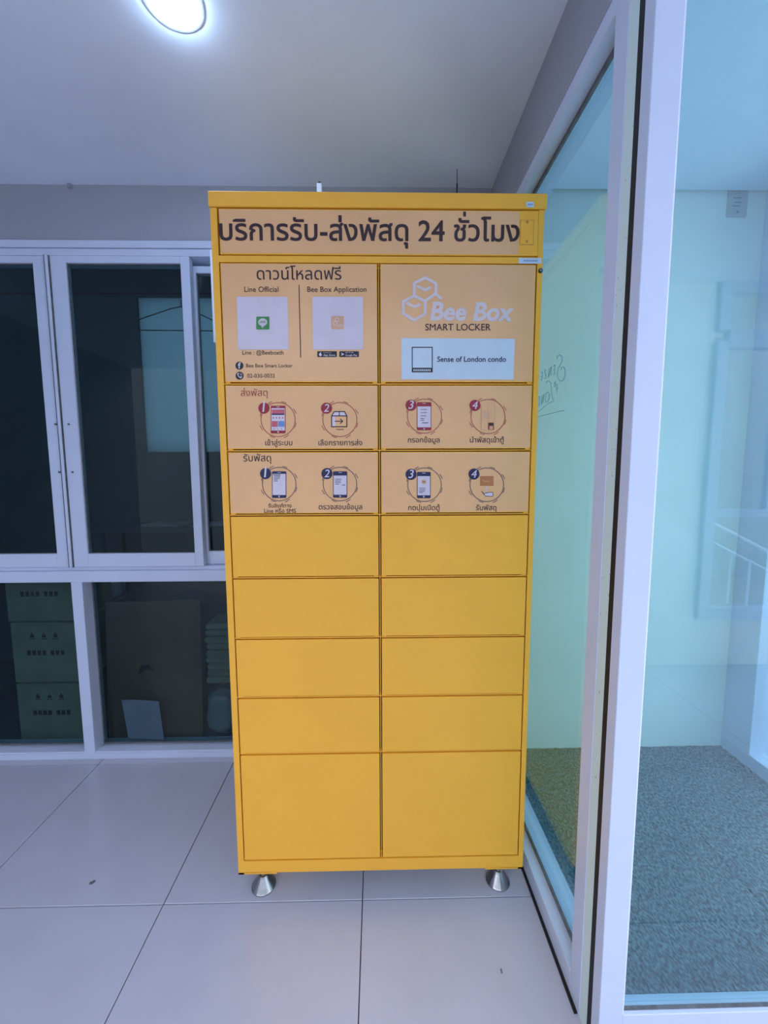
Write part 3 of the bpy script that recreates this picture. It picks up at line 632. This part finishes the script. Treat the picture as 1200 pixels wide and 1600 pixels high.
# cardboard sheet leaning against things
cs = thing('cardboard_sheet', 'large brown cardboard sheet with a torn hole leaning behind the lower window', 'cardboard', (-1.08, 1.93, 0))
bm = bmesh.new()
hx, hz = -1.14, .335
outer = [(-1.325, 0), (-.865, 0), (-.872, .675), (-1.335, .665)]
hole = [(hx-.04, hz-.02), (hx-.025, hz+.018), (hx+.01, hz+.024), (hx+.038, hz-.004), (hx+.018, hz-.006), (hx-.008, hz-.004), (hx-.022, hz-.03)]
vv = [Vector(p) for p in outer+hole]; n = len(outer); m_ = len(hole)
ed = [(i, (i+1) % n) for i in range(n)] + [(n+i, n+(i+1) % m_) for i in range(m_)]
ov, oe, of, *_ = geometry.delaunay_2d_cdt(vv, ed, [], 0, 1e-6)
def inside(p, P):
    c = False
    for i in range(len(P)):
        (x1, y1), (x2, y2) = P[i], P[i-1]
        if (y1 > p.y) != (y2 > p.y) and p.x < (x2-x1)*(p.y-y1)/(y2-y1)+x1: c = not c
    return c
bv = [bm.verts.new((p.x, 1.885+.09*p.y, p.y)) for p in ov]
fs = [bm.faces.new([bv[i] for i in f]) for f in of if not inside(sum((ov[i] for i in f), Vector((0, 0)))/len(f), hole)]
r_ = bmesh.ops.extrude_face_region(bm, geom=fs); bmesh.ops.translate(bm, verts=[q for q in r_['geom'] if isinstance(q, bmesh.types.BMVert)], vec=(0, .006, 0))
obj('sheet', bm, M['carton'], cs)
boxes('fold_crease', [(-1.06, -1.058, 1.8835, 1.886, .0, .02)], M['carton'], cs)
# paper notice inside the glass
pp = [(-1.202, .238), (-1.03, .228), (-1.012, .036), (-1.185, .042)]
bm = bmesh.new(); N = 8
gv = [[bm.verts.new((pp[0][0]*(1-s)*(1-t)+pp[1][0]*s*(1-t)+pp[2][0]*s*t+pp[3][0]*(1-s)*t, YB+.064+.006*math.sin(3*s+t), pp[0][1]*(1-s)*(1-t)+pp[1][1]*s*(1-t)+pp[2][1]*s*t+pp[3][1]*(1-s)*t)) for t in [k/N for k in range(N+1)]] for s in [k/N for k in range(N+1)]]
for i in range(N):
    for j in range(N): bm.faces.new((gv[i][j], gv[i+1][j], gv[i+1][j+1], gv[i][j+1]))
r_ = bmesh.ops.extrude_face_region(bm, geom=bm.faces[:]); bmesh.ops.translate(bm, verts=[q for q in r_['geom'] if isinstance(q, bmesh.types.BMVert)], vec=(0, .0006, 0))
tag(obj('paper_sheet', bm, M['paper'], None, (-1.1, YB+.064, .036)), 'sheet of white paper standing behind the lower window pane', 'paper')
# bundles and bags at the right of the cardboard
def pillow(cx, cy, cz, rx, ry, rz, m, name, label, cat, seed, origin):
    bm = bmesh.new(); bmesh.ops.create_uvsphere(bm, u_segments=28, v_segments=18, radius=1); rnd = random.Random(seed); ph = [rnd.uniform(0, 6) for _ in range(6)]
    for v in bm.verts:
        p = v.co.copy()
        q = Vector([math.copysign(abs(c)**.6, c) for c in p]); k = 1+.05*math.sin(5*p.x+ph[0])+.05*math.sin(7*p.z+ph[1])+.04*math.sin(9*p.y+ph[2])
        v.co = Vector((cx+q.x*rx*k, cy+q.y*ry*k, max(cz+q.z*rz*k, cz-rz)))
    return tag(obj(name, bm, m, None, origin, smooth=True), label, cat)
pb = thing('paper_bundle', 'pale stack of folded layers standing right of the cardboard sheet', 'bundle', (-.72, 1.98, .25))
for k in range(9):
    boxes('folded_layer', [(-.845+.004*(k % 3), -.62, 1.90+.004*(k % 2), 2.06, .262+.034*k, .262+.034*k+.031)], M['carton_g'], pb, bev=.009)
pillow(-.775, 1.94, .11, .075, .07, .11, M['bagw'], 'plastic_bag', 'pale blue plastic bag on the floor under the folded stack', 'bag', 3, (-.775, 1.94, 0))
pillow(-.60, 1.93, .13, .05, .06, .13, M['bagn'], 'cloth_bag', 'dark navy cloth bag beside the pale plastic bag', 'bag', 5, (-.60, 1.93, 0))
pillow(-.80, 2.24, .745, .20, .12, .13, M['carton'], 'cloth_bundle', 'brown bundle behind the top right corner of the cardboard sheet', 'bundle', 8, (-.8, 2.24, .61))
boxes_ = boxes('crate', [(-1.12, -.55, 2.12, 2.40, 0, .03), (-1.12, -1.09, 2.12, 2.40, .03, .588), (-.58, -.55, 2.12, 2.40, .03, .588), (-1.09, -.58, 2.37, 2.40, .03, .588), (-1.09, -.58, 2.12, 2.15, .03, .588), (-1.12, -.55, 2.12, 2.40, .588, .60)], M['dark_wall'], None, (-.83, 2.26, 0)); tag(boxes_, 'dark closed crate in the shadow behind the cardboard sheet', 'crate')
# white bucket on a dark stand
bk = thing('white_bucket', 'white round bucket behind the upper left corner of the cardboard sheet', 'bucket', (-1.60, 2.36, .56))
bm = bmesh.new(); lathe(bm, -1.60, 2.36, [(.058, .56), (.076, .58), (.086, .74), (.090, .742), (.090, .752), (.08, .752), (.072, .60)], 32); obj('bucket_body', bm, M['plastic'], bk, smooth=False)
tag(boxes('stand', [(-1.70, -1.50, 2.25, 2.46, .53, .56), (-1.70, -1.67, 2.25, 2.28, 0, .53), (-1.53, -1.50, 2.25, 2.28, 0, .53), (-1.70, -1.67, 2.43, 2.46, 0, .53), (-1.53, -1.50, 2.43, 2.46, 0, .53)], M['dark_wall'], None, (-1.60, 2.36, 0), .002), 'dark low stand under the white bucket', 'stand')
# pile of papers at the bottom of the upper pane
tp = thing('work_table', 'dim table behind the sliding window carrying folded papers', 'table', (-1.2, 2.43, 0))
boxes('table_top', [(-1.75, -.6, 2.47, 2.74, .93, .96)], M['dark_wall'], tp, bev=.003)
for xx in (-1.73, -.65):
    for yy in (2.49, 2.69): boxes('leg', [(xx, xx+.03, yy, yy+.03, 0, .93)], M['dark_wall'], tp)
for k, pl_ in ((1, 'left'), (3, 'middle'), (5, 'right')):
    rx = random.uniform(-.2, .2); bm = bmesh.new(); box(bm, -.13, .13, -.09, .09, 0, .014, bev=.004)
    bmesh.ops.rotate(bm, verts=bm.verts, cent=(0, 0, 0), matrix=Matrix.Rotation(random.uniform(-.5, .5), 3, 'Z'))
    xx = -1.5+.155*k; bmesh.ops.translate(bm, verts=bm.verts, vec=(xx, 2.60, .96))
    tag(obj('folded_paper', bm, M['paper'] if k == 3 else M['bagw'], None, (xx, 2.60, .96)), {1: 'greyish folded paper at the left end of the dim store room table', 3: 'palest folded paper, in the middle of the dim store room table', 5: 'greyish folded paper at the locker end of the dim store room table'}[k], 'paper')
# wire hanger hanging in front of the frosted pane
hg = thing('wire_hanger', 'thin wire clothes hanger hanging before the pale frosted opening', 'hanger', (-1.19, 2.50, 2.15))
hp = [fp(u, v, Y=2.48) for u, v in ((268, 482), (215, 500), (210, 508), (213, 515), (225, 516), (335, 517), (345, 514), (342, 505), (298, 484), (283, 479), (268, 482))]
bm = bmesh.new(); tube(bm, hp, .003, 8, caps=False); obj('shoulder_wire', bm, M['darkplastic'], hg)
top = fp(283, 479, Y=2.48); bm = bmesh.new()
tube(bm, [top, top+Vector((0, 0, .03))]+[top+Vector((.02*math.sin(a)-.0, 0, .055-.02*math.cos(a))) for a in [math.radians(x) for x in range(20, 260, 30)]], .003, 8); obj('hook', bm, M['darkplastic'], hg)
rodz = (top.z+.078); bm = bmesh.new(); tube(bm, [(-2.69, 2.48, rodz-.008), (.34, 2.48, rodz-.008)], .006, 10); tag(obj('hanging_rail', bm, M['darkplastic'], None, (-1.1, 2.48, rodz)), 'thin dark rail across the store room carrying the hanger', 'rail')

# ---------------- lettering on the side glazing (read from the corridor side)
XT = .5128
C = lambda pts: [fp(830+x*.0875, 540+y*.0875, X=XT) for x, y in pts]
strokes = [
 [(460, 240), (465, 190), (510, 165), (550, 195), (555, 260), (520, 340), (480, 410), (465, 490), (475, 580), (520, 640), (570, 620), (605, 540), (605, 440), (580, 380), (545, 385), (530, 440)],
 [(425, 340), (415, 425), (415, 512)], [(425, 345), (395, 365)], [(415, 425), (395, 437)], [(415, 510), (390, 520)],
 [(360, 365), (352, 545)], [(360, 370), (305, 575)], [(318, 395), (305, 575)],
 [(268, 440), (245, 430), (240, 480), (262, 520), (262, 580), (232, 590)], [(200, 470), (192, 610)], [(200, 472), (176, 480)], [(195, 545), (172, 552)], [(192, 610), (168, 618)],
 [(430, 640), (410, 680), (425, 740), (440, 690), (430, 640)], [(480, 690), (462, 700), (455, 850)], [(475, 755), (445, 765)],
 [(270, 680), (275, 640), (310, 635), (345, 660), (360, 760), (370, 900), (385, 960), (415, 990), (330, 1020), (240, 1080), (170, 1150), (120, 1190)],
 [(290, 825), (322, 860), (322, 930), (300, 1000), (262, 1010), (248, 950), (258, 860), (290, 825)], [(228, 860), (215, 1030)], [(228, 865), (180, 1060)], [(195, 880), (180, 1060)],
 [(590, 1155), (460, 1185), (320, 1220), (180, 1255), (60, 1290)],
 [(150, 900), (140, 1080), (100, 1050), (105, 940), (150, 900)], [(80, 930), (50, 970), (45, 1060), (75, 1090), (90, 1010), (80, 930)]]
bm = bmesh.new()
for s in strokes: tube(bm, C(s), .0008, 5)
gt = obj('glass_lettering', bm, mat('grey_glass_paint', (.20, .31, .32), .5, noise=.1), None, (XT, 1.1, 1.45)); tag(gt, 'thin mirrored handwritten lettering on the side glazing beside the locker', 'lettering')
gt['label'] = 'thin mirrored handwritten lettering on the side glazing beside the locker'
